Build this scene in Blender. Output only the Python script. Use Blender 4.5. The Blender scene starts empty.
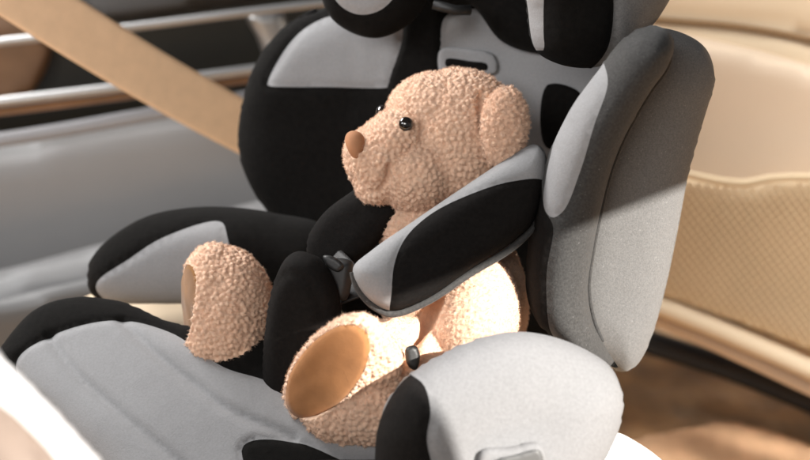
import bpy, math, random
import numpy as np
from mathutils import Vector, Matrix, kdtree, noise
from mathutils.geometry import delaunay_2d_cdt
random.seed(7); np.random.seed(7)
R = math.radians
scene = bpy.context.scene
C = scene.collection

# ------------------------------------------------------------------ camera
PITCH = R(30); FPX = 1125.0; CAM = np.array([0.0, 0.0, 1.25])
cd = bpy.data.cameras.new('camera'); cam = bpy.data.objects.new('camera', cd); C.objects.link(cam)
cam.location = CAM; cam.rotation_euler = (R(90) - PITCH, 0, 0)
cd.sensor_width = 36; cd.lens = FPX * 36 / 810; cd.clip_start = 0.02; cd.clip_end = 100
cd.dof.use_dof = True; cd.dof.focus_distance = 0.985; cd.dof.aperture_fstop = 3.3
scene.camera = cam
RT = np.array([1.0, 0, 0]); FW = np.array([0, math.cos(PITCH), -math.sin(PITCH)]); UP = np.array([0, math.sin(PITCH), math.cos(PITCH)])

# ------------------------------------------------------------------ light
w = bpy.data.worlds.new('World'); scene.world = w; w.use_nodes = True
nt = w.node_tree; bg = nt.nodes['Background']
SUN_DIR = Vector((0.62, -0.50, 0.60)).normalized()            # towards the sun
sky = nt.nodes.new('ShaderNodeTexSky'); sky.sky_type = 'NISHITA'; sky.sun_disc = False
sky.sun_elevation = math.asin(SUN_DIR.z); sky.sun_rotation = math.atan2(SUN_DIR.x, SUN_DIR.y)
hs = nt.nodes.new('ShaderNodeHueSaturation'); hs.inputs['Saturation'].default_value = 0.2
nt.links.new(sky.outputs[0], hs.inputs['Color']); nt.links.new(hs.outputs[0], bg.inputs[0])
bg.inputs[1].default_value = 0.05; hs.inputs['Value'].default_value = 0.25
sl = bpy.data.lights.new('sun', 'SUN'); sl.energy = 5.0; sl.angle = R(0.5); sl.color = (1, 0.95, 0.88)
so = bpy.data.objects.new('sun', sl); C.objects.link(so); so.rotation_euler = SUN_DIR.to_track_quat('Z', 'Y').to_euler()
def area(name, loc, target, size, energy, color):
    l = bpy.data.lights.new(name, 'AREA'); l.shape = 'RECTANGLE'; l.size, l.size_y = size; l.energy = energy; l.color = color
    o = bpy.data.objects.new(name, l); C.objects.link(o); o.location = loc
    o.rotation_euler = (Vector(loc) - Vector(target)).to_track_quat('Z', 'Y').to_euler()
    return o
area('window_light', (-1.3, 1.9, 2.0), (0, 0.9, 0.7), (1.1, 0.6), 32, (1, 0.98, 0.96))
area('open_door_light', (-0.7, -0.9, 2.1), (0, 0.9, 0.7), (1.0, 0.7), 8.2, (1, 0.96, 0.92))
cl_ = area('beige_fill_light', (1.75, 0.35, 1.75), (1.05, 1.75, 0.45), (0.7, 0.7), 27, (1, 0.985, 0.95)); cl_.data.spread = R(62)  # added fill aimed at the beige seat back, no real lamp
wl_ = area('door_fill_light', (-1.5, 0.15, 1.75), (-0.55, 1.7, 0.95), (0.6, 0.5), 2.8, (0.97, 0.98, 1.0)); wl_.data.spread = R(75)  # added fill to brighten the door and the belt
vs = scene.view_settings; vs.view_transform = 'Standard'; vs.look = 'None'; vs.exposure = 1.3; vs.gamma = 1
scene.render.engine = 'CYCLES'

# ------------------------------------------------------------------ helpers
def at(px, py, d):
    return CAM + d * (FW + RT * (px - 405) / FPX - UP * (py - 230) / FPX)
def nrm(v):
    v = np.asarray(v, float); return v / np.linalg.norm(v)
def ndir(az, el):
    az, el = R(az), R(el)
    return np.array([math.sin(az) * math.cos(el), -math.cos(az) * math.cos(el), math.sin(el)])
class Plane:
    def __init__(s, px, py, d, az, el):
        s.o = at(px, py, d); s.n = ndir(az, el)
        s.u = nrm(np.cross([0, 0, 1], s.n)) if abs(el) < 89 else np.array([1.0, 0, 0])
        s.v = np.cross(s.n, s.u)
    def pt(s, px, py):
        r = at(px, py, 1) - CAM
        t = np.dot(s.o - CAM, s.n) / np.dot(r, s.n)
        return CAM + r * t
    def uv(s, px, py):
        q = s.pt(px, py) - s.o
        return (float(np.dot(q, s.u)), float(np.dot(q, s.v)))
    def w(s, u, v, h=0):
        return s.o + s.u * u + s.v * v + s.n * h
def spline(pts, closed=True, n=8):
    pts = [np.asarray(p, float) for p in pts]; m = len(pts); out = []
    rng = range(m) if closed else range(m - 1)
    for i in rng:
        if closed: p0, p1, p2, p3 = pts[i - 1], pts[i], pts[(i + 1) % m], pts[(i + 2) % m]
        else: p0, p1, p2, p3 = pts[max(i - 1, 0)], pts[i], pts[i + 1], pts[min(i + 2, m - 1)]
        # centripetal parametrisation keeps uneven points from overshooting
        def tj(ti, a, b): return ti + max(np.linalg.norm(b - a), 1e-6) ** 0.5
        t0 = 0; t1 = tj(t0, p0, p1); t2 = tj(t1, p1, p2); t3 = tj(t2, p2, p3)
        for k in range(n):
            t = t1 + (t2 - t1) * k / n
            A1 = (t1 - t) / (t1 - t0) * p0 + (t - t0) / (t1 - t0) * p1
            A2 = (t2 - t) / (t2 - t1) * p1 + (t - t1) / (t2 - t1) * p2
            A3 = (t3 - t) / (t3 - t2) * p2 + (t - t2) / (t3 - t2) * p3
            B1 = (t2 - t) / (t2 - t0) * A1 + (t - t0) / (t2 - t0) * A2
            B2 = (t3 - t) / (t3 - t1) * A2 + (t - t1) / (t3 - t1) * A3
            out.append((t2 - t) / (t2 - t1) * B1 + (t - t1) / (t2 - t1) * B2)
    if not closed: out.append(pts[-1])
    return out
def origin(o):
    l = np.zeros(3)
    while o is not None: l = l + np.array(o.location); o = o.parent
    return l
def mk(name, verts, faces, mats, parent=None, smooth=True, idx=None):
    me = bpy.data.meshes.new(name); l = origin(parent)
    if parent is None:
        l = np.mean(np.asarray(verts, float), axis=0)
    me.from_pydata([tuple(np.asarray(v, float) - l) for v in verts], [], [tuple(f) for f in faces])
    if not isinstance(mats, (list, tuple)): mats = [mats]
    for m in mats: me.materials.append(m)
    if idx is not None: me.polygons.foreach_set('material_index', idx)
    me.polygons.foreach_set('use_smooth', [smooth] * len(me.polygons))
    me.update()
    o = bpy.data.objects.new(name, me); C.objects.link(o)
    if parent is None: o.location = l
    else: o.parent = parent
    return o
def thing(name, label, cat, loc, group=None):
    o = bpy.data.objects.new(name, None); C.objects.link(o); o.location = tuple(loc); o.empty_display_size = 0.05
    o['label'] = label; o['category'] = cat
    if group: o['group'] = group
    return o
def tag(o, label, cat): o['label'] = label; o['category'] = cat; return o

def inside(P, poly):
    x, y = P[:, 0], P[:, 1]; r = np.zeros(len(P), bool); n = len(poly)
    for i in range(n):
        x1, y1 = poly[i]; x2, y2 = poly[(i + 1) % n]
        if y1 == y2: continue
        c = ((y1 > y) != (y2 > y)) & (x < (x2 - x1) * (y - y1) / (y2 - y1) + x1)
        r ^= c
    return r
def dist(P, poly, closed=True):
    poly = np.asarray(poly); n = len(poly); best = np.full(len(P), 1e9)
    for i in range(n if closed else n - 1):
        a = poly[i]; b = poly[(i + 1) % n]; ab = b - a; L = max(np.dot(ab, ab), 1e-12)
        t = np.clip(((P - a) @ ab) / L, 0, 1)
        q = a + t[:, None] * ab
        best = np.minimum(best, np.hypot(P[:, 0] - q[:, 0], P[:, 1] - q[:, 1]))
    return best
def pillow(name, outline, pl, T, Rr, mats, parent, B=0.02, Rb=None, sp=0.006, panels=(), seams=(), bend=None,
           seam_d=0.0016, seam_w=0.0022, power=2.0, wr=0.0, n=8):
    """stuffed shape: outline (pixels -> real plane), padded front of height T, real back of depth B"""
    mats = list(mats) if isinstance(mats, (list, tuple)) else [mats]
    bd = [pl.uv(*p) for p in spline(outline, n=n)]
    bd = np.array(bd); Rb = Rb or Rr
    # resample the boundary evenly
    def even(poly, s, closed):
        q = np.vstack([poly, poly[:1]]) if closed else poly
        seg = np.hypot(*(q[1:] - q[:-1]).T); L = np.concatenate([[0], np.cumsum(seg)])
        m = max(int(L[-1] / s), 6); t = np.linspace(0, L[-1], m + (0 if closed else 1), endpoint=not closed)
        return np.stack([np.interp(t, L, q[:, 0]), np.interp(t, L, q[:, 1])], 1)
    bd = even(bd, sp * 0.8, True)
    pan = [(even(np.array([pl.uv(*p) for p in spline(o)]), sp * 0.7, True), mi) for o, mi in panels]
    sm = [even(np.array([pl.uv(*p) for p in spline(o, closed=False)]), sp * 0.7, False) for o in seams]
    V = [Vector(p) for p in bd]; E = [(i, (i + 1) % len(bd)) for i in range(len(bd))]
    for poly, _ in pan:
        b = len(V); V += [Vector(p) for p in poly]; E += [(b + i, b + (i + 1) % len(poly)) for i in range(len(poly))]
    for poly in sm:
        b = len(V); V += [Vector(p) for p in poly]; E += [(b + i, b + i + 1) for i in range(len(poly) - 1)]
    lo, hi = bd.min(0), bd.max(0); G = []
    ny = int((hi[1] - lo[1]) / (sp * 0.866)) + 2; nx = int((hi[0] - lo[0]) / sp) + 2
    for j in range(ny):
        for i in range(nx):
            G.append((lo[0] + (i + 0.5 * (j % 2)) * sp, lo[1] + j * sp * 0.866))
    G = np.array(G); ok = inside(G, bd) & (dist(G, bd) > sp * 0.5)
    for poly, _ in pan: ok &= dist(G, poly) > sp * 0.35
    for poly in sm: ok &= dist(G, poly, False) > sp * 0.35
    # extra rings near the rim, where the padding turns over
    for f in (0.04, 0.12, 0.25, 0.45):
        pass
    V += [Vector(p) for p in G[ok]]
    vo, eo, fo, *_ = delaunay_2d_cdt(V, E, [], 1, 1e-7)
    P = np.array([(v.x, v.y) for v in vo])
    F = np.array([f for f in fo if len(f) == 3]); cen = P[F].mean(1)
    F = F[inside(cen, bd)]; cen = P[F].mean(1)
    a, b, c = P[F[:, 0]], P[F[:, 1]], P[F[:, 2]]
    cr = (b[:, 0] - a[:, 0]) * (c[:, 1] - a[:, 1]) - (b[:, 1] - a[:, 1]) * (c[:, 0] - a[:, 0])
    F[cr < 0] = F[cr < 0][:, ::-1]
    used = np.unique(F); mp = -np.ones(len(P), int); mp[used] = np.arange(len(used)); P = P[used]; F = mp[F]
    d = dist(P, bd); rim = d < 1e-5
    x = np.clip(d / Rr, 0, 1); h = T * (1 - (1 - x) ** power) ** (1 / power)
    for poly, _ in pan: 
        ds = dist(P, poly); h = h - seam_d * np.exp(-(ds / seam_w) ** 2) * np.clip(d / 0.004, 0, 1)
    for poly in sm:
        ds = dist(P, poly, False); h = h - 1.6 * seam_d * np.exp(-(ds / (seam_w * 1.5)) ** 2) * np.clip(d / 0.004, 0, 1)
    if wr:
        for i in range(len(P)):
            h[i] += wr * noise.noise(Vector((P[i, 0] * 18, P[i, 1] * 26, T * 900))) * min(d[i] / 0.02, 1)
    xb = np.clip(d / Rb, 0, 1); hb = -B * (1 - (1 - xb) ** 2) ** 0.5
    off = np.zeros(len(P)) if bend is None else np.array([bend(p[0], p[1]) for p in P])
    VF = [pl.w(P[i, 0], P[i, 1], h[i] + off[i]) for i in range(len(P))]
    bi = -np.ones(len(P), int); k = len(P); VB = []
    for i in range(len(P)):
        if rim[i]: bi[i] = i
        else: bi[i] = k; k += 1; VB.append(pl.w(P[i, 0], P[i, 1], hb[i] + off[i]))
    mi = np.zeros(len(F), int)
    for poly, m in pan: mi[inside(cen if len(cen) == len(F) else P[F].mean(1), poly)] = m
    FB = bi[F][:, ::-1]
    o = mk(name, VF + VB, np.vstack([F, FB]).tolist(), mats, parent, True, mi.tolist() + [0] * len(FB))
    o['_rim'] = 0; del o['_rim']
    return o
def tube(name, pts, r, mat, parent, seg=10, flat=1.0, up=None, closed=False):
    pts = [np.asarray(p, float) for p in pts]; V = []; F = []; n = len(pts); rr = r if hasattr(r, '__len__') else [r] * n
    prev = None
    for i, p in enumerate(pts):
        t = nrm(pts[(i + 1) % n] - pts[i - 1]) if closed else nrm(pts[min(i + 1, n - 1)] - pts[max(i - 1, 0)])
        if up is not None: a = np.asarray(up, float)
        elif prev is None: a = np.array([0, 0, 1.0]) if abs(t[2]) < 0.9 else np.array([1.0, 0, 0])
        else: a = prev
        a = nrm(a - t * np.dot(a, t)); prev = a; b = np.cross(t, a)
        for k in range(seg):
            q = 2 * math.pi * k / seg
            V.append(p + rr[i] * (a * math.cos(q) * flat + b * math.sin(q)))
    m = n if closed else n - 1
    for i in range(m):
        for k in range(seg):
            i2 = (i + 1) % n
            F.append((i * seg + k, i * seg + (k + 1) % seg, i2 * seg + (k + 1) % seg, i2 * seg + k))
    if not closed:
        F.append(tuple(range(seg))[::-1]); F.append(tuple((n - 1) * seg + k for k in range(seg)))
    return mk(name, V, F, mat, parent)
def pipe(name, outline, pl, r, mat, parent, h=0.0, closed=True, n=8):
    hf = h if callable(h) else (lambda u, v: h)
    return tube(name, [pl.w(*pl.uv(*p), hf(*pl.uv(*p))) for p in spline(outline, closed=closed, n=n)], r, mat, parent, closed=closed, seg=8)
def strip(name, pts, width, thick, mat, parent, nrmv, crown=0.0, nw=9):
    """a webbing strap: pts centre line, width across, real thickness"""
    pts = [np.asarray(p, float) for p in pts]; V = []; F = []; n = len(pts)
    wd = width if hasattr(width, '__len__') else [width] * n
    for i, p in enumerate(pts):
        t = nrm(pts[min(i + 1, n - 1)] - pts[max(i - 1, 0)]); nn = nrmv[i] if isinstance(nrmv, list) else nrmv
        b = nrm(np.cross(t, nn)); nn = np.cross(b, t)
        for s in (1, -1):
            for k in range(nw):
                q = (k / (nw - 1) - 0.5) * s
                e = thick / 2 * (1 - (abs(q) * 2) ** 6 * 0.7)
                V.append(p + b * q * wd[i] + nn * (s * e + crown * (1 - (2 * q) ** 2)))
    m = 2 * nw
    for i in range(n - 1):
        for k in range(m):
            F.append((i * m + k, i * m + (k + 1) % m, (i + 1) * m + (k + 1) % m, (i + 1) * m + k))
    F.append(tuple(range(m))[::-1]); F.append(tuple((n - 1) * m + k for k in range(m)))
    return mk(name, V, F, mat, parent)

# ------------------------------------------------------------------ materials
def mat(name, col, rough=0.8, metal=0.0, bump=None, var=0.0, vscale=30.0, sheen=0.0, spec=0.5, speck=None, coat=0.0, weave=None, sss=0.0):
    m = bpy.data.materials.new(name); m.use_nodes = True; t = m.node_tree; N = t.nodes; L = t.links
    b = N['Principled BSDF']; b.inputs['Roughness'].default_value = rough; b.inputs['Metallic'].default_value = metal
    b.inputs['Specular IOR Level'].default_value = spec; b.inputs['Coat Weight'].default_value = coat
    if sheen: b.inputs['Sheen Weight'].default_value = sheen; b.inputs['Sheen Roughness'].default_value = 0.5
    if sss: 
        b.inputs['Subsurface Weight'].default_value = sss; b.inputs['Subsurface Radius'].default_value = (1.0, .6, .4); b.inputs['Subsurface Scale'].default_value = 0.004
    tc = N.new('ShaderNodeTexCoord'); col = tuple(col) + (1,)
    def tex(scale, detail=3):
        n = N.new('ShaderNodeTexNoise'); n.inputs['Scale'].default_value = scale; n.inputs['Detail'].default_value = detail
        L.new(tc.outputs['Object'], n.inputs['Vector']); return n
    def ramp(src, stops):
        r = N.new('ShaderNodeValToRGB'); e = r.color_ramp.elements
        while len(e) < len(stops): e.new(0.5)
        for i, (p, c) in enumerate(stops): e[i].position = p; e[i].color = c
        L.new(src, r.inputs[0]); return r
    out = None
    if var:
        n = tex(vscale, 5)
        a = tuple(max(c * (1 - var), 0) for c in col[:3]) + (1,); z = tuple(min(c * (1 + var), 1) for c in col[:3]) + (1,)
        out = ramp(n.outputs[0], [(0.3, a), (0.7, z)]).outputs[0]
    else: b.inputs['Base Color'].default_value = col
    if speck:
        sc, th, sc_col, amt = speck
        n = tex(sc, 2); r = ramp(n.outputs[0], [(th, (0, 0, 0, 1)), (th + 0.06, (amt, amt, amt, 1))])
        mx = N.new('ShaderNodeMix'); mx.data_type = 'RGBA'
        L.new(r.outputs[0], mx.inputs[0]); mx.inputs[7].default_value = tuple(sc_col) + (1,)
        if out is not None: L.new(out, mx.inputs[6])
        else: mx.inputs[6].default_value = col
        out = mx.outputs[2]
    if out is not None: L.new(out, b.inputs['Base Color'])
    prev = None
    for (sc, dist_, st) in (bump or []):
        n = tex(sc, 3); bp = N.new('ShaderNodeBump'); bp.inputs['Distance'].default_value = dist_; bp.inputs['Strength'].default_value = st
        L.new(n.outputs[0], bp.inputs['Height'])
        if prev: L.new(prev.outputs[0], bp.inputs['Normal'])
        prev = bp
    if weave:
        sc, dist_ = weave
        wv = N.new('ShaderNodeTexVoronoi'); wv.inputs['Scale'].default_value = sc; L.new(tc.outputs['Object'], wv.inputs['Vector'])
        bp = N.new('ShaderNodeBump'); bp.inputs['Distance'].default_value = dist_; bp.inputs['Strength'].default_value = 0.7; bp.invert = True
        L.new(wv.outputs[0], bp.inputs['Height'])
        if prev: L.new(prev.outputs[0], bp.inputs['Normal'])
        prev = bp
    if prev: L.new(prev.outputs[0], b.inputs['Normal'])
    return m
FB = [(900, 0.0006, 0.5), (60, 0.0012, 0.5)]
M = dict(
    black=mat('black_fabric', (0.006, 0.0055, 0.005), 0.95, bump=FB, spec=0.1, sheen=0.015, var=0.25, vscale=200),
    blackpad=mat('black_pad', (0.008, 0.007, 0.0065), 0.9, bump=FB, spec=0.12, var=0.25, vscale=300),
    charcoal=mat('charcoal_fabric', (0.042, 0.041, 0.040), 0.85, bump=FB, spec=0.3, sheen=0.1, var=0.3, vscale=500, speck=(520, 0.70, (0.3, 0.3, 0.3), 0.35)),
    wing=mat('grey_wing_fabric', (0.14, 0.138, 0.136), 0.85, bump=FB, sheen=0.1, var=0.2, vscale=700, speck=(600, 0.68, (0.5, 0.5, 0.5), 0.3)),
    grey=mat('grey_fabric', (0.27, 0.27, 0.275), 0.85, bump=FB, var=0.06, vscale=500, spec=0.3),
    seatgrey=mat('cushion_grey_fabric', (0.27, 0.27, 0.275), 0.85, bump=FB, var=0.06, vscale=500, spec=0.3),
    arm=mat('light_grey_fabric', (0.215, 0.215, 0.22), 0.85, bump=FB, var=0.08, vscale=420, spec=0.3, weave=(900, 0.0003)),
    web=mat('black_webbing', (0.012, 0.011, 0.011), 0.6, bump=[(800, 0.0005, 0.6)]),
    plastic=mat('black_plastic', (0.013, 0.013, 0.013), 0.5, bump=[(300, 0.0001, 0.3)]),
    gplastic=mat('grey_plastic', (0.25, 0.25, 0.26), 0.35),
    metal=mat('buckle_metal', (0.5, 0.52, 0.55), 0.3, 0.9),
    fleece=mat('boucle_fleece', (0.80, 0.545, 0.39), 0.95, bump=[(1500, 0.0010, 0.7), (500, 0.0010, 0.4)], sheen=0.3, var=0.10, vscale=160, spec=0.1, sss=0.05),
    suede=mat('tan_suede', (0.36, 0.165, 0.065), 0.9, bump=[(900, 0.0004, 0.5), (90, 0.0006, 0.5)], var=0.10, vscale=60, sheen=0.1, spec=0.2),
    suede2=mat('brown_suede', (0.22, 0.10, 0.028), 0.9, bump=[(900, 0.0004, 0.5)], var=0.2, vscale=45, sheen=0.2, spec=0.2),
    nose=mat('nose_suede', (0.40, 0.185, 0.09), 0.85, bump=[(1200, 0.0003, 0.5)], var=0.1, vscale=120),
    eye=mat('eye_plastic', (0.01, 0.006, 0.004), 0.08, coat=1.0),
    thread=mat('brown_thread', (0.20, 0.09, 0.035), 0.9),
    door=mat('grey_door_leather', (0.25, 0.25, 0.252), 0.5, bump=[(260, 0.0006, 0.4)], var=0.05, vscale=4, spec=0.4),
    doordark=mat('dark_door_plastic', (0.012, 0.0105, 0.007), 0.45),
    doorbrown=mat('brown_wood_trim', (0.20, 0.11, 0.06), 0.35, var=0.3, vscale=9),
    doorgrey=mat('grey_door_rail', (0.10, 0.10, 0.10), 0.5),
    chrome=mat('brushed_chrome', (0.42, 0.42, 0.42), 0.42, 1.0),
    belt=mat('beige_webbing', (0.74, 0.51, 0.32), 0.7, bump=[(500, 0.0006, 0.5)], var=0.05, vscale=60),
    beige=mat('beige_leather', (0.66, 0.52, 0.36), 0.6, bump=[(200, 0.0006, 0.4)], var=0.05, vscale=6),
    beige2=mat('pale_beige_panel', (0.67, 0.53, 0.40), 0.55, bump=[(200, 0.0006, 0.4)], var=0.04, vscale=5),
    piping=mat('brown_piping', (0.22, 0.13, 0.06), 0.7),
    net=mat('beige_netting', (0.63, 0.485, 0.31), 0.8),
    netback=mat('pocket_back', (0.64, 0.50, 0.33), 0.8, var=0.08, vscale=10),
    carpet=mat('brown_carpet', (0.42, 0.25, 0.12), 0.95, bump=[(300, 0.003, 0.8), (12, 0.03, 1.0)], var=0.45, vscale=9, sheen=0.2),
    carpet2=mat('tan_floor_mat', (0.62, 0.38, 0.22), 0.95, bump=[(300, 0.003, 0.8)], var=0.2, vscale=20),
    white=mat('white_paint', (0.62, 0.62, 0.63), 0.3, coat=0.3),
    sill=mat('beige_sill_trim', (0.20, 0.15, 0.12), 0.6, var=0.05),
)

# ------------------------------------------------------------------ the cabin: floor, door, added sun blockers
mk('car_floor', [(-3, -1, 0), (3, -1, 0), (3, 4, 0), (-3, 4, 0)], [(0, 1, 2, 3)], M['carpet'], None, False)['kind'] = 'structure'

DP = Plane(130, 200, 1.75, 14, 4)          # plane of the inner door skin
door = thing('car_door', 'grey leather inner car door with chrome trim strips behind the child seat', 'car door', DP.w(0, 0, 0))
def dp(pts, h=0.0): return [DP.w(*DP.uv(*p), h) for p in pts]
pillow('door_panel', [(-400, 160), (0, 138), (165, 106), (260, 90), (420, 62), (620, 60), (620, 420), (300, 520), (-400, 520)], DP, 0.03, 0.05, M['door'], door, B=0.05, sp=0.03, n=4)
pillow('window_sill', [(-400, -40), (-400, 160), (0, 150), (300, 100), (620, 60), (620, -170), (200, -170)], Plane(130, 60, 1.80, 14, 4), 0.01, 0.05, M['doordark'], door, B=0.04, sp=0.03, n=4)
pillow('upper_rail', [(60, -60), (95, 18), (180, 10), (330, -9), (620, -40), (620, -160), (100, -140)], Plane(130, 60, 1.78, 14, 4), 0.03, 0.04, M['doorgrey'], door, B=0.01, sp=0.03, n=4)
pillow('wood_trim', [(-300, 40), (-300, 140), (10, 108), (38, 84), (52, 50), (46, 22), (0, 6), (-200, 0)], Plane(130, 60, 1.775, 14, 4), 0.012, 0.05, M['doorbrown'], door, B=0.01, sp=0.02, n=4)
tube('chrome_strip', spline(dp([(-300, 66), (0, 36), (110, 24), (270, 4), (600, -34)], 0.03), False), 0.0065, M['chrome'], door, flat=1.0)
tube('chrome_strip', spline(dp([(-300, 128), (0, 92), (110, 79), (270, 58), (600, 18)], 0.045), False), 0.008, M['chrome'], door)
strip('beige_inlay', spline(dp([(-300, 138), (0, 102), (110, 88), (270, 67), (600, 27)], 0.03), False), 0.022, 0.01, M['doorbrown'], door, DP.n)
tube('lower_strip', spline(dp([(-300, 168), (0, 133), (165, 105), (260, 89), (600, 50)], 0.03), False), 0.011, M['gplastic'], door)
hd = pillow('door_handle', [(246, 14), (280, 9), (290, 24), (301, 38), (290, 54), (268, 60), (256, 36)], Plane(270, 35, 1.70, 10, 10), 0.02, 0.02, M['chrome'], door, B=0.02, sp=0.005)
# door armrest ledge along the bottom
pillow('armrest_ledge', [(-300, 330), (0, 270), (110, 241), (260, 200), (420, 170), (420, 330), (0, 420), (-300, 460)], Plane(100, 270, 1.66, 14, 16), 0.03, 0.012, M['door'], door, B=0.04, sp=0.02, n=4)
pillow('door_pocket', [(-300, 365), (0, 300), (60, 285), (120, 272), (300, 240), (300, 360), (0, 420), (-300, 460)], Plane(100, 270, 1.60, 14, 8), 0.01, 0.01, M['doorgrey'], door, B=0.03, sp=0.02, n=4)

# beige seat belt, from the pillar (top left) down behind the child seat
bp0, bp1 = at(-70, -66, 1.20), at(300, 157, 1.50)
belt = strip('seat_belt', [bp0 + (bp1 - bp0) * t + np.array([0, 0, -0.012 * math.sin(math.pi * t)]) for t in np.linspace(0, 1, 24)],
             [0.066] * 24, 0.003, M['belt'], None, nrm(np.array([-0.10, -0.75, 0.6])), nw=13)
tag(belt, 'beige seat belt webbing slanting down from top left behind the child seat', 'seat belt')

# ------------------------------------------------------------------ beige seat back with the net pocket (right)
SP = Plane(740, 200, 1.62, -12, 8)
seatb = thing('front_seat', 'beige leather seat back with a net pocket on the right', 'car seat', SP.w(0, 0, -0.05))
pillow('seat_back', [(560, -80), (700, -110), (960, -90), (1010, 100), (1010, 330), (980, 440), (810, 378), (700, 335), (560, 290), (540, 100)], SP, 0.05, 0.06, M['beige'], seatb, B=0.12, sp=0.02, n=5,
       seams=[[(600, 8), (660, 13), (740, 20), (810, 33), (900, 60)]], seam_d=0.006, seam_w=0.006)
pipe('piping', [(600, 8), (660, 13), (740, 20), (810, 33), (900, 60)], SP, 0.0045, M['piping'], seatb, h=0.048, closed=False)
SP2 = Plane(740, 200, 1.555, -12, 8)
pillow('back_panel', [(600, 30), (700, 38), (800, 62), (880, 90), (900, 260), (880, 340), (700, 300), (590, 250)], SP2, 0.012, 0.03, M['beige2'], seatb, B=0.01, sp=0.015)
pk = pillow('net_pocket', [(600, 155), (660, 166), (740, 182), (772, 177), (810, 176), (900, 185), (930, 340), (880, 385), (810, 352), (690, 308), (600, 280)], Plane(740, 240, 1.53, -12, 8), 0.02, 0.04, M['netback'], seatb, B=0.01, sp=0.012)
NP = Plane(740, 240, 1.505, -12, 8)
NV = []; NF = []
def net_line(a, b, r=0.0009):
    base = len(NV); t = nrm(b - a); s = nrm(np.cross(t, NP.n))
    for p in (a, b):
        for k in range(4):
            q = math.pi / 2 * k; NV.append(p + r * (s * math.cos(q) + NP.n * math.sin(q)))
    for k in range(4): NF.append((base + k, base + (k + 1) % 4, base + 4 + (k + 1) % 4, base + 4 + k))
net_out = np.array([NP.uv(*p) for p in [(600, 161), (660, 172), (740, 187), (772, 183), (810, 181), (900, 190), (925, 335), (880, 380), (810, 349), (690, 305), (600, 277)]])
lo, hi = net_out.min(0), net_out.max(0)
for sgn in (1, -1):
    for off in np.arange(-0.8, 0.8, 0.0115):
        pts = np.array([((lo[0] + hi[0]) / 2 + off + t * math.cos(R(50 * sgn)), (lo[1] + hi[1]) / 2 + t * math.sin(R(50 * sgn))) for t in np.linspace(-0.4, 0.4, 90)])
        ins = inside(pts, net_out)
        for i in range(len(pts) - 1):
            if ins[i] and ins[i + 1]:
                net_line(NP.w(*pts[i]), NP.w(*pts[i + 1]))
mk('netting', NV, NF, M['net'], pk)
pipe('pocket_hem', [(600, 156), (660, 168), (740, 183), (772, 178), (810, 177), (900, 186)], NP, 0.0058, M['netback'], pk, h=0.001, closed=False)
tube('bottom_trim', spline([NP.w(*NP.uv(*p), -0.01) for p in [(560, 275), (660, 308), (810, 372), (950, 440)]], False), 0.020, M['beige'], seatb, flat=0.7)
tube('bottom_trim', spline([NP.w(*NP.uv(*p), -0.03) for p in [(560, 292), (660, 328), (810, 396), (950, 465)]], False), 0.016, M['beige2'], seatb, flat=0.7)
# things on the floor under it
gap = thing('seat_gap_bar', 'black bar standing in for the shaded gap under the beige seat', 'seat rail', at(740, 385, 1.98))
tube('gap_bar', spline([at(640, 340, 1.9), at(740, 372, 1.86), at(900, 440, 1.82)], False), 0.028, M['plastic'], gap, flat=0.6)  # black tube stands in for the dark, shaded gap below the seat
fm = pillow('floor_mat', [(600, 460), (680, 430), (740, 425), (860, 480), (900, 620), (560, 620)], Plane(720, 440, 1.80, 0, 80), 0.02, 0.03, M['carpet2'], None, B=0.004, sp=0.015)
tag(fm, 'tan carpet floor mat on the car floor at bottom right', 'floor mat')
# the vehicle bench the child seat stands on
BZ = Plane(300, 440, 0.98, 0, 90)
zc = BZ.o[2]
bench = thing('bench_seat', 'beige car bench cushion that the child seat stands on', 'bench seat', (0.0, 0.95, zc - 0.2))
BP = Plane(300, 440, 1.10, 0, 90)
pillow('bench_cushion', [(60, 330), (100, 296), (200, 285), (420, 300), (540, 380), (585, 430), (600, 462), (600, 500), (560, 640), (200, 640)], BP, 0.02, 0.03, M['beige'], bench, B=0.14, sp=0.012)

# foreground door sill, bottom left
SI = Plane(40, 420, 0.62, -10, 40)
sill = thing('door_sill', 'white painted door sill edge with beige trim at bottom left', 'door sill', SI.w(0, 0))
pillow('sill_rail', [(-60, 300), (0, 358), (30, 388), (65, 425), (103, 470), (130, 520), (60, 560), (-80, 480)], SI, 0.012, 0.015, M['white'], sill, B=0.03, sp=0.005)
pillow('sill_trim', [(-60, 385), (0, 405), (30, 430), (62, 470), (70, 540), (-60, 540)], Plane(20, 440, 0.585, -10, 40), 0.008, 0.012, M['sill'], sill, B=0.006, sp=0.005, seams=[[(-5, 412), (20, 435), (42, 470)]], seam_d=0.004, seam_w=0.004)

# unseen panels, added to block the sun and shape its lit patch
def shade(name, quad):
    q = [np.asarray(p) for p in quad]; n = nrm(np.cross(q[1] - q[0], q[3] - q[0])) * 0.02
    V = [p for p in q] + [p + n for p in q]
    return mk(name, V, [(0, 1, 2, 3), (7, 6, 5, 4), (0, 4, 5, 1), (1, 5, 6, 2), (2, 6, 7, 3), (3, 7, 4, 0)], M['doorgrey'], None, False)
S = np.array(SUN_DIR)
A_, B_ = at(345, 322, 0.97), at(700, 186, 0.985)
e = nrm(B_ - A_); upv = nrm(np.cross(S, e)); upv = upv if upv[2] > 0 else -upv
Q = lambda p, t: p + S * t
def ep(a, b, t=1.3): return A_ + e * a + upv * b + S * t
blocker = shade('sun_blocker_top', [ep(-0.26, 0.004), ep(1.6, 0.004), ep(1.6, 1.1), ep(-0.26, 1.1)])
tag(blocker, 'unseen grey panel added above the seat to block the sun', 'car roof')
left_blocker = shade('sun_blocker_side', [ep(-0.26, 0.004, 1.27), ep(-0.26, -0.9, 1.27), ep(-0.062, -0.9, 1.27), ep(-0.062, 0.004, 1.27)])
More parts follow.
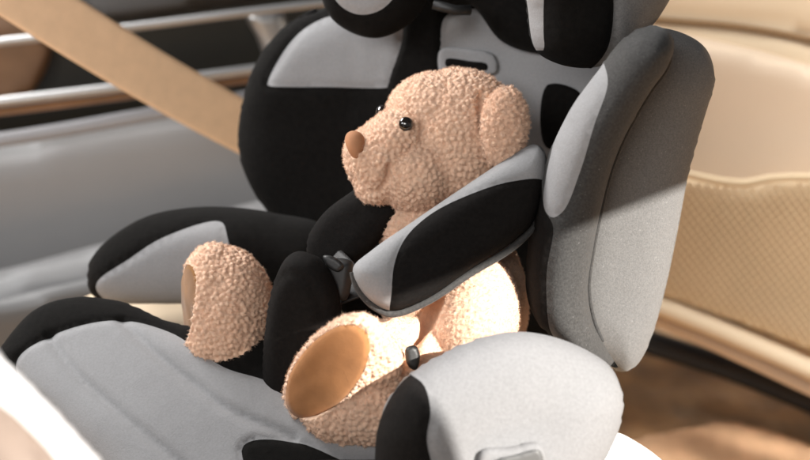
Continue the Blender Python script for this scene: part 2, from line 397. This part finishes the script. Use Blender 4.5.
tag(left_blocker, 'slim unseen grey panel added at the left to block the sun', 'sun blocker')
right_blocker = shade('sun_blocker_side', [ep(0.50, 0.004, 1.27), ep(0.50, -0.9, 1.27), ep(1.6, -0.9, 1.27), ep(1.6, 0.004, 1.27)])
tag(right_blocker, 'broad unseen grey panel added at the right to block the sun', 'sun blocker')

# ------------------------------------------------------------------ child seat
seat = thing('child_car_seat', 'black and grey padded child car seat with side wings, holding the teddy bear', 'child seat', (0.0, 0.98, zc - 0.05))
# backrest: black shell pad with grey upper panels
BK = Plane(400, 130, 1.22, -14, 24)
pillow('backrest', [(243, 140), (247, 105), (258, 68), (285, 30), (320, 10), (400, -10), (520, -10), (610, 10), (640, 60), (620, 200), (600, 330), (400, 350), (330, 300), (280, 225), (252, 180)],
       BK, 0.035, 0.05, [M['black'], M['grey']], seat, B=0.05, sp=0.006, seam_d=0.0025, seam_w=0.003,
       panels=[([(280, 86), (290, 62), (312, 32), (338, 18), (380, 14), (412, 12), (410, 40), (398, 86), (396, 88), (340, 88), (281, 87)], 1),
               ([(438, 92), (440, 60), (452, 18), (470, 12), (530, 14), (600, 30), (612, 70), (595, 200), (540, 215), (500, 180), (438, 100)], 1)],
       bend=lambda u, v: 0.12 * max(abs(u - 0.03) - 0.08, 0), wr=0.0022)
pipe('piping', [(246, 140), (250, 105), (262, 68), (288, 32), (320, 12)], BK, 0.004, M['black'], seat, h=0.012, closed=False)
# strap slots: black pads stand in for the dark openings, with plastic surround
BB = lambda u, v: 0.12 * max(abs(u - 0.03) - 0.08, 0)
def on_back(px, py, extra=0.002):
    u, v = BK.uv(px, py); p = Plane(px, py, 1.2, -14, 24); h = 0.035 + BB(u, v) + extra
    for _ in range(3):                                       # slide along the pad so it stays under the same spot
        q = BK.w(u, v, h); r = q - CAM; z = r @ FW; u += ((px - 405) / FPX - (r @ RT) / z) * z; v += (-(py - 230) / FPX - (r @ UP) / z) * z
    p.o = BK.w(u, v, h); return p
P1 = on_back(468, 62); P2 = on_back(560, 108)
pillow('slot_surround', [(440, 50), (470, 49), (494, 55), (497, 72), (470, 78), (441, 74)], P1, 0.0018, 0.006, M['grey'], seat, B=0.004, sp=0.003)
pillow('strap_slot', [(446, 59), (470, 61), (487, 64), (487, 70), (466, 69), (446, 66)], on_back(468, 64, 0.004), 0.001, 0.002, M['black'], seat, B=0.004, sp=0.002)
pillow('strap_slot', [(547, 85), (580, 93), (576, 125), (566, 148), (545, 146)], on_back(562, 112, 0.004), 0.001, 0.002, M['black'], seat, B=0.006, sp=0.003)
# centre strip running up behind the headrest
pillow('centre_strip', [(408, -10), (450, -10), (444, 14), (434, 95), (388, 95), (402, 40)], Plane(420, 50, 1.175, -14, 24), 0.006, 0.008, M['black'], seat, B=0.01, sp=0.004, n=4)
# headrest: far pad, bridge, near wing
HP = Plane(370, 0, 1.12, -10, 20)
pillow('headrest_wing', [(318, -30), (322, 0), (333, 20), (355, 34), (377, 38), (400, 30), (420, 12), (432, -30), (370, -80)], HP, 0.035, 0.04, [M['black'], M['grey']], seat, B=0.04, sp=0.004,
       panels=[([(335, -30), (340, -2), (355, 12), (372, 15), (390, 8), (402, -8), (400, -40), (366, -50)], 1)])
pillow('headrest_pad', [(425, -60), (428, 0), (440, 12), (470, 5), (500, 40), (530, 52), (560, 50), (570, -60)], Plane(500, 0, 1.13, -10, 20), 0.02, 0.04, M['black'], seat, B=0.05, sp=0.006)
tube('guide_clip', [at(433, 4, 1.085), at(455, 10, 1.085), at(470, 10, 1.09)], 0.005, M['plastic'], seat)
HW = Plane(590, 10, 0.985, 12, 12)
pillow('headrest_wing', [(526, -60), (528, 10), (536, 50), (556, 63), (582, 68), (600, 66), (625, 55), (645, 30), (668, -6), (690, -60), (600, -90)], HW, 0.045, 0.05, [M['black'], M['wing'], M['grey']], seat, B=0.05, sp=0.005,
       panels=[([(597, -70), (596, 0), (594, 40), (590, 72), (640, 72), (690, 0), (700, -90)], 1), ([(524, -70), (540, -70), (536, -20), (537, 30), (538, 50), (520, 40)], 2)], seam_d=0.004, seam_w=0.004)
# near side wing: outer fabric side, front roll, inner grey sliver
WO = Plane(640, 190, 1.035, 6, 8)
WBEND = lambda u, v: -1.6 * max(u, 0) ** 2
wing = pillow('side_wing', [(628, 40), (655, 28), (685, 34), (708, 50), (717, 78), (706, 115), (690, 170), (677, 230), (664, 290), (651, 335), (636, 362), (618, 370), (596, 358), (570, 345), (552, 320), (560, 200), (590, 100)],
              WO, 0.030, 0.05, [M['wing'], M['wing']], seat, B=0.045, sp=0.005, bend=WBEND)
pipe('wing_piping', [(716, 88), (706, 118), (690, 170), (678, 230), (665, 290), (652, 335), (640, 360), (630, 367)], WO, 0.0032, M['wing'], seat, h=lambda u, v: WBEND(u, v) - 0.006, closed=False)
WF = Plane(600, 190, 0.955, -6, 10)
pillow('wing_roll', [(600, 68), (620, 42), (645, 27), (664, 28), (674, 42), (668, 66), (650, 92), (628, 130), (613, 165), (602, 205), (593, 250), (588, 290), (594, 325), (612, 358), (618, 368), (596, 360), (570, 347), (552, 334), (535, 318), (526, 290), (530, 230), (545, 165), (570, 110)],
       WF, 0.038, 0.030, [M['charcoal'], M['grey'], M['blackpad']], seat, B=0.05, sp=0.0045,
       panels=[([(601, 60), (606, 74), (592, 115), (578, 160), (562, 198), (550, 206), (544, 200), (546, 170), (566, 110), (585, 80)], 1),
               ([(515, 330), (520, 230), (540, 170), (544, 202), (552, 212), (546, 260), (548, 310), (556, 345), (530, 345)], 2)])
pipe('seam_shade_pipe', [(672, 40), (669, 66), (651, 93), (629, 131), (614, 166), (603, 206), (594, 250), (589, 290), (594, 322), (603, 344)], WF, 0.0020, M['charcoal'], seat, h=-0.005, closed=False)  # thin charcoal pipe stands in for the shade along the seam
# near armrest: big light grey pod with a black front face
AP = Plane(500, 410, 0.885, 8, 28)
pillow('armrest', [(376, 440), (384, 410), (402, 382), (430, 362), (470, 342), (510, 332), (550, 336), (590, 352), (613, 370), (622, 400), (612, 440), (592, 475), (540, 520), (420, 520), (380, 490)],
       AP, 0.045, 0.055, [M['arm'], M['blackpad']], seat, B=0.07, sp=0.005,
       panels=[([(360, 470), (376, 400), (400, 375), (418, 378), (424, 400), (420, 430), (428, 470), (424, 540), (370, 540)], 1)], seam_d=0.002, wr=0.0012)
hk = pillow('belt_hook', [(482, 452), (510, 448), (538, 444), (545, 452), (543, 475), (480, 475)], Plane(520, 455, 0.838, 8, 20), 0.003, 0.004, M['arm'], seat, B=0.02, sp=0.003)
pillow('base', [(560, 480), (600, 436), (615, 432), (640, 444), (664, 462), (700, 500), (680, 560), (560, 560)], Plane(630, 450, 0.97, 20, 40), 0.01, 0.012, mat('glare_white', (0.8, 0.8, 0.8), 0.3), seat, B=0.05, sp=0.006)  # white colour stands in for overexposed sunlight on this corner
pillow('hook_shade', [(496, 462), (520, 454), (540, 451), (541, 475), (490, 475)], Plane(520, 460, 0.831, 8, 20), 0.001, 0.002, M['doorgrey'], hk, B=0.004, sp=0.002)  # dark grey patch stands in for shade under the hook lip
# far armrest: black roll with grey inner panel
FA = Plane(190, 260, 1.19, -5, 24)
pillow('armrest', [(89, 280), (92, 258), (110, 238), (145, 217), (185, 208), (230, 207), (275, 213), (330, 230), (340, 300), (300, 320), (220, 305), (160, 304), (118, 303), (96, 296)],
       FA, 0.045, 0.045, [M['black'], M['grey']], seat, B=0.05, sp=0.006,
       panels=[([(107, 286), (110, 276), (140, 255), (175, 233), (228, 219), (236, 232), (240, 262), (220, 296), (160, 306), (120, 306)], 1)], seam_d=0.002, wr=0.002)
# seat cushion
CU = Plane(300, 440, 0.99, -12, 62)
pillow('seat_cushion', [(-6, 372), (8, 345), (40, 312), (80, 300), (125, 304), (180, 326), (260, 330), (420, 340), (520, 370), (560, 470), (420, 560), (180, 560), (95, 470), (20, 400)],
       CU, 0.030, 0.04, [M['black'], M['seatgrey']], seat, B=0.06, sp=0.004,
       panels=[([(25, 378), (60, 350), (130, 333), (175, 343), (230, 380), (275, 395), (330, 430), (450, 460), (400, 490), (300, 454), (250, 458), (260, 520), (110, 520), (70, 430)], 1)],
       seams=[[(60, 350), (85, 385), (125, 422), (170, 460), (230, 510)], [(130, 334), (165, 368), (205, 400), (235, 422), (300, 450)]], seam_d=0.0024, seam_w=0.0030, wr=0.0007)
pillow('cushion_lip', [(238, 486), (258, 469), (300, 462), (350, 460), (420, 468), (440, 520), (230, 520)], Plane(320, 470, 0.90, -5, 50), 0.012, 0.014, M['blackpad'], seat, B=0.03, sp=0.004)
# crotch pad
CR = Plane(305, 330, 0.99, -18, 18)
pillow('crotch_pad', [(300, 251), (318, 258), (334, 280), (341, 310), (340, 360), (330, 420), (268, 425), (264, 370), (268, 310), (278, 272), (288, 256)], CR, 0.022, 0.022, M['blackpad'], seat, B=0.02, sp=0.004,
       seams=[[(272, 330), (280, 285), (298, 268), (318, 280), (330, 310), (333, 350)]], seam_d=0.0015)
# far shoulder strap pad and webbing
FS = Plane(355, 235, 1.04, -25, 25)
pillow('shoulder_pad', [(308, 240), (322, 215), (345, 196), (368, 184), (392, 196), (402, 210), (380, 240), (352, 268), (330, 276), (312, 262)], FS, 0.016, 0.018, M['blackpad'], seat, B=0.012, sp=0.004)
strip('harness_strap', spline([at(330, 262, 1.03), at(346, 280, 1.005), at(352, 300, 0.99)], False), 0.03, 0.0025, M['web'], seat, ndir(-15, 40))
pillow('buckle', [(326, 262), (338, 258), (352, 262), (352, 280), (346, 300), (334, 298), (328, 280)], Plane(340, 280, 0.985, -15, 25), 0.008, 0.006, M['plastic'], seat, B=0.01, sp=0.003)
pillow('buckle_tongue', [(323, 256), (332, 256), (344, 266), (338, 272), (327, 266)], Plane(335, 264, 0.975, -15, 25), 0.002, 0.002, M['plastic'], seat, B=0.002, sp=0.002)
# near chest pad across the bear
CP = Plane(450, 232, 0.955, 6, 30)
pillow('chest_pad', [(353, 268), (372, 250), (412, 222), (465, 186), (508, 158), (535, 144), (545, 152), (547, 172), (542, 198), (532, 224), (510, 244), (470, 270), (425, 300), (392, 311), (372, 302), (358, 286)],
       CP, 0.020, 0.022, [M['grey'], M['blackpad'], M['charcoal']], seat, B=0.016, sp=0.0035,
       panels=[([(391, 315), (390, 290), (393, 262), (404, 238), (430, 214), (470, 194), (510, 182), (543, 182), (560, 210), (520, 250), (440, 310), (410, 320)], 1)])
pipe('pad_piping', [(353, 272), (358, 288), (372, 305), (392, 314), (425, 303), (470, 274), (512, 248), (534, 226), (543, 200)], CP, 0.0032, M['charcoal'], seat, h=-0.002, closed=False)
pillow('strap_adjuster', [(406, 348), (416, 346), (420, 356), (416, 370), (408, 366)], Plane(412, 358, 0.930, 10, 30), 0.003, 0.003, M['plastic'], seat, B=0.003, sp=0.002)

# ------------------------------------------------------------------ teddy bear
bear = thing('teddy_bear', 'tan boucle fleece teddy bear sitting in the child seat, head turned left', 'teddy bear', tuple(at(450, 400, 1.06)))
def ellipsoid(c, ax, rot=None, nu=40, nv=24):
    """c centre, ax three axis vectors"""
    V = []; F = []
    for j in range(nv + 1):
        th = math.pi * j / nv
        for i in range(nu):
            ph = 2 * math.pi * i / nu
            V.append(c + ax[0] * math.sin(th) * math.cos(ph) + ax[1] * math.sin(th) * math.sin(ph) + ax[2] * math.cos(th))
    for j in range(nv):
        for i in range(nu):
            a, b = j * nu + i, j * nu + (i + 1) % nu
            F.append((a, b, b + nu, a + nu))
    return V, F
def fuse(name, parts, voxel, smooth, curls, curl_r, curl_h, material, parent, flats=(), dents=(), fibres=14000):
    V = []; F = []
    for v, f in parts:
        b = len(V); V += v; F += [tuple(i + b for i in q) for q in f]
    me = bpy.data.meshes.new('tmp'); me.from_pydata([tuple(p) for p in V], [], F)
    import bmesh
    bm = bmesh.new(); bm.from_mesh(me); bmesh.ops.remove_doubles(bm, verts=bm.verts, dist=1e-6); bmesh.ops.recalc_face_normals(bm, faces=bm.faces); bm.to_mesh(me); bm.free()
    o = bpy.data.objects.new('tmp', me); C.objects.link(o)
    md = o.modifiers.new('r', 'REMESH'); md.mode = 'VOXEL'; md.voxel_size = voxel
    ms = o.modifiers.new('s', 'SMOOTH'); ms.iterations = smooth; ms.factor = 0.6
    dg = bpy.context.evaluated_depsgraph_get(); dg.update()
    m2 = bpy.data.meshes.new_from_object(o.evaluated_get(dg)); bpy.data.objects.remove(o)
    n = len(m2.vertices); co = np.empty(n * 3); m2.vertices.foreach_get('co', co); co = co.reshape(-1, 3)
    no = np.array([tuple(v.normal) for v in m2.vertices])
    def view(P_):
        q = P_ - CAM; z = q @ FW; return np.stack([q @ RT / z, q @ UP / z, z * 0.15], 1)
    cv = view(co); facing = ((co - CAM) * no).sum(1) < 0
    for (line, wdt, dep) in dents:      # sewn creases: stitched from the outside, so found by direction, not depth
        line = view(np.asarray(line)); best = np.full(n, 1e9)
        for i in range(len(line) - 1):
            a, b = line[i], line[i + 1]; ab = b - a; t = np.clip(((cv - a) @ ab) / np.dot(ab, ab), 0, 1)
            best = np.minimum(best, np.linalg.norm(cv - (a + t[:, None] * ab), axis=1))
        co = co - no * (facing * dep * np.exp(-(best / wdt) ** 2))[:, None]
    for (fc, fn, fa, fb, k) in flats:
        q = co - fc; ra = q @ fa / np.dot(fa, fa); rb = q @ fb / np.dot(fb, fb); dn = q @ fn
        m_ = (np.hypot(ra, rb) < k) & (np.abs(dn) < 0.022)
        co = co - (m_ * np.clip(dn + 0.001, 0, 1))[:, None] * fn
    # boucle curls: nodules around scattered seeds on the surface
    perm = np.random.permutation(n); kd = kdtree.KDTree(min(n, 200000)); seeds = []
    cell = {}; r = curls
    for i in perm:
        p = co[i]; k = (int(p[0] // r), int(p[1] // r), int(p[2] // r)); ok = True
        for dx in (-1, 0, 1):
            for dy in (-1, 0, 1):
                for dz in (-1, 0, 1):
                    for q in cell.get((k[0] + dx, k[1] + dy, k[2] + dz), ()):
                        if (p[0]-q[0])**2 + (p[1]-q[1])**2 + (p[2]-q[2])**2 < r * r: ok = False; break
                    if not ok: break
                if not ok: break
            if not ok: break
        if ok: cell.setdefault(k, []).append(p); seeds.append(p)
    kd = kdtree.KDTree(len(seeds))
    for i, p in enumerate(seeds): kd.insert(p, i)
    kd.balance(); hs_ = np.random.uniform(0.5, 1.25, len(seeds)); h = np.zeros(n); short = 1 - 0.55 * np.clip((cv[:, 0] * FPX + 405 - 390) / 15, 0, 1) * np.clip((230 - cv[:, 1] * FPX - 255) / 15, 0, 1)   # curls lowered on the tummy to imitate relief washed out by sun
    for i in range(n):
        p = Vector(co[i]); q = p + 0.0008 * noise.noise_vector(p * 300) + 0.0005 * noise.noise_vector(p * 800)
        _, k, d = kd.find(q)
        x = min(d / curl_r, 1); h[i] = short[i] * curl_h * hs_[k] * math.sqrt(max(1 - x * x, 0)) + 0.0006 * noise.noise(p * 900)
    for (fc, fn, fa, fb, k) in flats:
        q = co - fc; ra = q @ fa / np.dot(fa, fa); rb = q @ fb / np.dot(fb, fb); m_ = (np.hypot(ra, rb) < k) & (np.abs(q @ fn) < 0.02)
        h[m_] = 0
    co = co + no * h[:, None]
    # loose fibres standing off the curls
    A_i = np.random.randint(0, n, fibres); ok = np.ones(len(A_i), bool)
    for (fc, fn, fa, fb, k) in flats:
        q = co[A_i] - fc; ra = q @ fa / np.dot(fa, fa); rb = q @ fb / np.dot(fb, fb); ok &= ~((np.hypot(ra, rb) < k + 0.03) & (np.abs(q @ fn) < 0.02))
    A_i = A_i[ok]; base = co[A_i]; m = len(base); rd = np.random.normal(size=(m, 3)); nn = no[A_i]
    t1 = rd - nn * (rd * nn).sum(1)[:, None]; t1 /= np.linalg.norm(t1, axis=1)[:, None]; t2 = np.cross(nn, t1)
    Lf = np.random.uniform(0.0010, 0.0028, m)[:, None]; wf = 0.00011
    p1 = base - nn * 0.0003; p2 = base + nn * Lf * 0.55 + t1 * Lf * 0.35; p3 = base + nn * Lf * 0.75 + t1 * Lf * 0.9 + t2 * Lf * 0.3
    FV = np.stack([p1 - t2 * wf, p1 + t2 * wf, p2 - t2 * wf, p2 + t2 * wf, p3], 1).reshape(-1, 3)
    bi = (np.arange(m) * 5)[:, None]; FQ = (bi + [0, 1, 3, 2]).tolist() + (bi + [2, 3, 4]).tolist()
    lo = origin(parent); co = co - lo
    m2.vertices.foreach_set('co', co.ravel()); m2.materials.clear(); m2.materials.append(material)
    m2.polygons.foreach_set('use_smooth', [True] * len(m2.polygons)); m2.name = name; m2.update()
    ob = bpy.data.objects.new(name, m2); C.objects.link(ob); ob.parent = parent
    mk('fuzz', FV, FQ, material, ob)
    return ob
def ell_px(px, py, d, rx, ry, rd, roll=0.0):
    """ellipsoid sized in pixels at depth d; rd is the half-depth in metres"""
    k = d / FPX; c, s = math.cos(R(roll)), math.sin(R(roll))
    return ellipsoid(at(px, py, d), [(RT * c + UP * s) * rx * k, (-RT * s + UP * c) * ry * k, -FW * rd])
def loft(rings, nu=36):
    """rings: (centre, a, b) ; rounded end caps come from the end rings shrinking"""
    V = []; F = []
    for (c, a, b) in rings:
        for i in range(nu):
            q = 2 * math.pi * i / nu; V.append(c + a * math.cos(q) + b * math.sin(q))
    for j in range(len(rings) - 1):
        for i in range(nu):
            F.append((j * nu + i, j * nu + (i + 1) % nu, (j + 1) * nu + (i + 1) % nu, (j + 1) * nu + i))
    V.append(rings[0][0]); V.append(rings[-1][0]); a, b = len(V) - 2, len(V) - 1
    for i in range(nu):
        F.append((a, (i + 1) % nu, i)); F.append((b, (len(rings) - 1) * nu + i, (len(rings) - 1) * nu + (i + 1) % nu))
    return V, F
def foot(sole_c, n, a, b, back_c, rback, leg_c, rleg):
    """sole_c, sole normal n, sole half axes a, b; runs back to the ankle and up the leg"""
    d = back_c - sole_c; L = [(sole_c, a * .90, b * .90), (sole_c - n * 0.003, a * .985, b * .985), (sole_c - n * 0.009, a * 1.03, b * 1.03)]
    for t in (0.25, 0.5, 0.75, 1.0):
        k = 1.03 * (1 - t) + rback / np.linalg.norm(a) * t; k2 = 1.03 * (1 - t) + rback / np.linalg.norm(b) * t
        L.append((sole_c + d * t - n * 0.009 * (1 - t), a * k, b * k2))
    ua, ub = nrm(a), nrm(b)
    for t in (0.5, 1.0):
        r_ = rback * (1 - t) + rleg * t; L.append((back_c + (leg_c - back_c) * t, ua * r_, ub * r_))
    return loft(L)
parts = []
parts.append(ell_px(457, 141, 1.035, 66, 71, 0.066, roll=-8))           # skull
parts.append(ell_px(434, 120, 1.033, 48, 46, 0.056))                     # brow
parts.append(ell_px(384, 160, 1.018, 37, 38, 0.044, roll=15))            # muzzle
parts.append(ell_px(398, 140, 1.016, 38, 30, 0.045, roll=28))            # bridge
parts.append(ell_px(366, 158, 1.015, 21, 26, 0.036, roll=10))
parts.append(ell_px(376, 186, 1.018, 20, 18, 0.030, roll=-15))           # chin
parts.append(ell_px(418, 172, 1.026, 44, 42, 0.056))                     # cheek
parts.append(ell_px(425, 225, 1.055, 48, 36, 0.055))                     # neck
parts.append(ell_px(455, 300, 1.065, 72, 85, 0.082, roll=10))            # torso
parts.append(ell_px(474, 318, 1.000, 44, 62, 0.052, roll=-12))           # near flank / arm
parts.append(ell_px(415, 275, 1.03, 40, 50, 0.050))                      # arm root
# near foot
def axes(px, py, d, az, el, major_deg, ra, rb):
    P_ = Plane(px, py, d, az, el); c, s = math.cos(R(major_deg)), math.sin(R(major_deg))
    return P_.o, P_.n, (P_.u * c + P_.v * s) * ra, (-P_.u * s + P_.v * c) * rb
def sole_axes(px, py, d, az, el, maj, mino):
    P_ = Plane(px, py, d, az, el); A2 = np.array([P_.uv(px + maj[0], py + maj[1]), P_.uv(px + mino[0], py + mino[1])]).T
    U_, S_, _ = np.linalg.svd(A2)
    f = lambda k: (P_.u * U_[0, k] + P_.v * U_[1, k]) * S_[k]
    a, b = f(0), f(1)
    if np.cross(a, b) @ P_.n < 0: b = -b
    return P_.o, P_.n, a, b
nf = sole_axes(326, 373, 0.928, -32, 6, (39, -49), (-26, -20))
parts.append(foot(nf[0], nf[1], nf[2], nf[3], at(368, 380, 0.974), 0.050, at(440, 360, 1.02), 0.045))
parts.append(ell_px(372, 398, 0.965, 46, 48, 0.040, roll=-20))
parts.append(ell_px(345, 412, 0.970, 44, 34, 0.032, roll=-15))
ff = axes(192, 308, 1.038, -62, 5, 84, 0.049, 0.032)
parts.append(ell_px(229, 316, 1.045, 46, 69, 0.046, roll=6))
parts.append(ell_px(214, 300, 1.042, 34, 56, 0.040, roll=0))
parts.append(ell_px(218, 340, 1.042, 34, 34, 0.036, roll=0))
parts.append(ell_px(290, 335, 1.060, 50, 32, 0.032, roll=-15))
mouth = [at(347, 158, 0.99), at(353, 175, 0.988), at(364, 192, 0.985)]
smile = [at(364, 192, 0.975), at(376, 192, 0.972), at(386, 180, 0.972), at(389, 166, 0.976)]
body = fuse('body', parts, 0.00105, 34, 0.0040, 0.0026, 0.0024, M['fleece'], bear,
            flats=[nf + (0.90,), ff + (0.90,)],
            fibres=230000, dents=[(spline(smile, False), 0.003, 0.0075), (spline(mouth, False), 0.003, 0.004),
                   (spline([at(480, 96, 0.985), at(481, 122, 0.985), at(489, 148, 0.985), at(500, 170, 0.985)], False), 0.003, 0.008),
                   (spline([at(438, 298, 0.98), at(427, 322, 0.975), at(416, 345, 0.97), at(406, 375, 0.96)], False), 0.0045, 0.020)])
# ears
ear = fuse('ear', [ell_px(504, 128, 0.970, 23, 40, 0.014, roll=-6)], 0.00105, 8, 0.0040, 0.0026, 0.0024, M['fleece'], bear)
ear2 = fuse('ear', [ell_px(455, 92, 1.10, 18, 24, 0.012, roll=20)], 0.00105, 8, 0.0040, 0.0026, 0.0024, M['fleece'], bear)
# eyes and nose
def ball(name, c, r, mt, flat=0.6, nrmv=None):
    n = nrm(nrmv if nrmv is not None else -FW); a = nrm(np.cross(n, UP)); b = np.cross(n, a)
    v, f = ellipsoid(c, [a * r, b * r, n * r * flat], nu=24, nv=16); return mk(name, v, f, mt, bear)
ball('eye', at(406, 124, 0.972), 0.0064, M['eye'], 0.75)
ball('eye', at(381, 112, 1.026), 0.0066, M['eye'], 0.75, -RT * 0.8 - FW * 0.3 + UP * 0.3)
v, f = ellipsoid(at(355.5, 145, 0.9835), [(RT * 0.97 + UP * 0.25) * 0.0084, (-RT * 0.22 + UP) * 0.0125, -FW * 0.009], nu=32, nv=20)
nc = at(355.5, 145, 0.9835); v = [p + RT * ((p - nc) @ RT) * 22 * ((p - nc) @ UP) for p in v]
mk('nose', v, f, M['nose'], bear)
# soles
def sole(name, A, mt, k=0.93):
    o_, n, a, b = A; V = [o_ + n * 0.0034]; F = []; nu = 48; rings = 8
    for j in range(1, rings + 1):
        t = j / rings
        for i in range(nu):
            q = 2 * math.pi * i / nu; V.append(o_ + (a * math.cos(q) + b * math.sin(q)) * k * t + n * (0.0028 * (1 - t ** 4) + 0.0006 + 0.0012 * noise.noise(Vector((t * 2 * math.cos(q), t * 2 * math.sin(q), 3)))))
    for i in range(nu): F.append((0, 1 + i, 1 + (i + 1) % nu))
    for j in range(rings - 1):
        for i in range(nu):
            a_, b_ = 1 + j * nu + i, 1 + j * nu + (i + 1) % nu; F.append((a_, a_ + nu, b_ + nu, b_))
    m = len(V); V2 = [p - n * 0.004 for p in V]
    F2 = [tuple(i + m for i in q)[::-1] for q in F]; base = 1 + (rings - 1) * nu
    side = [(base + i, base + m + i, base + m + (i + 1) % nu, base + (i + 1) % nu) for i in range(nu)]
    return mk(name, V + V2, F + F2 + side, mt, bear)
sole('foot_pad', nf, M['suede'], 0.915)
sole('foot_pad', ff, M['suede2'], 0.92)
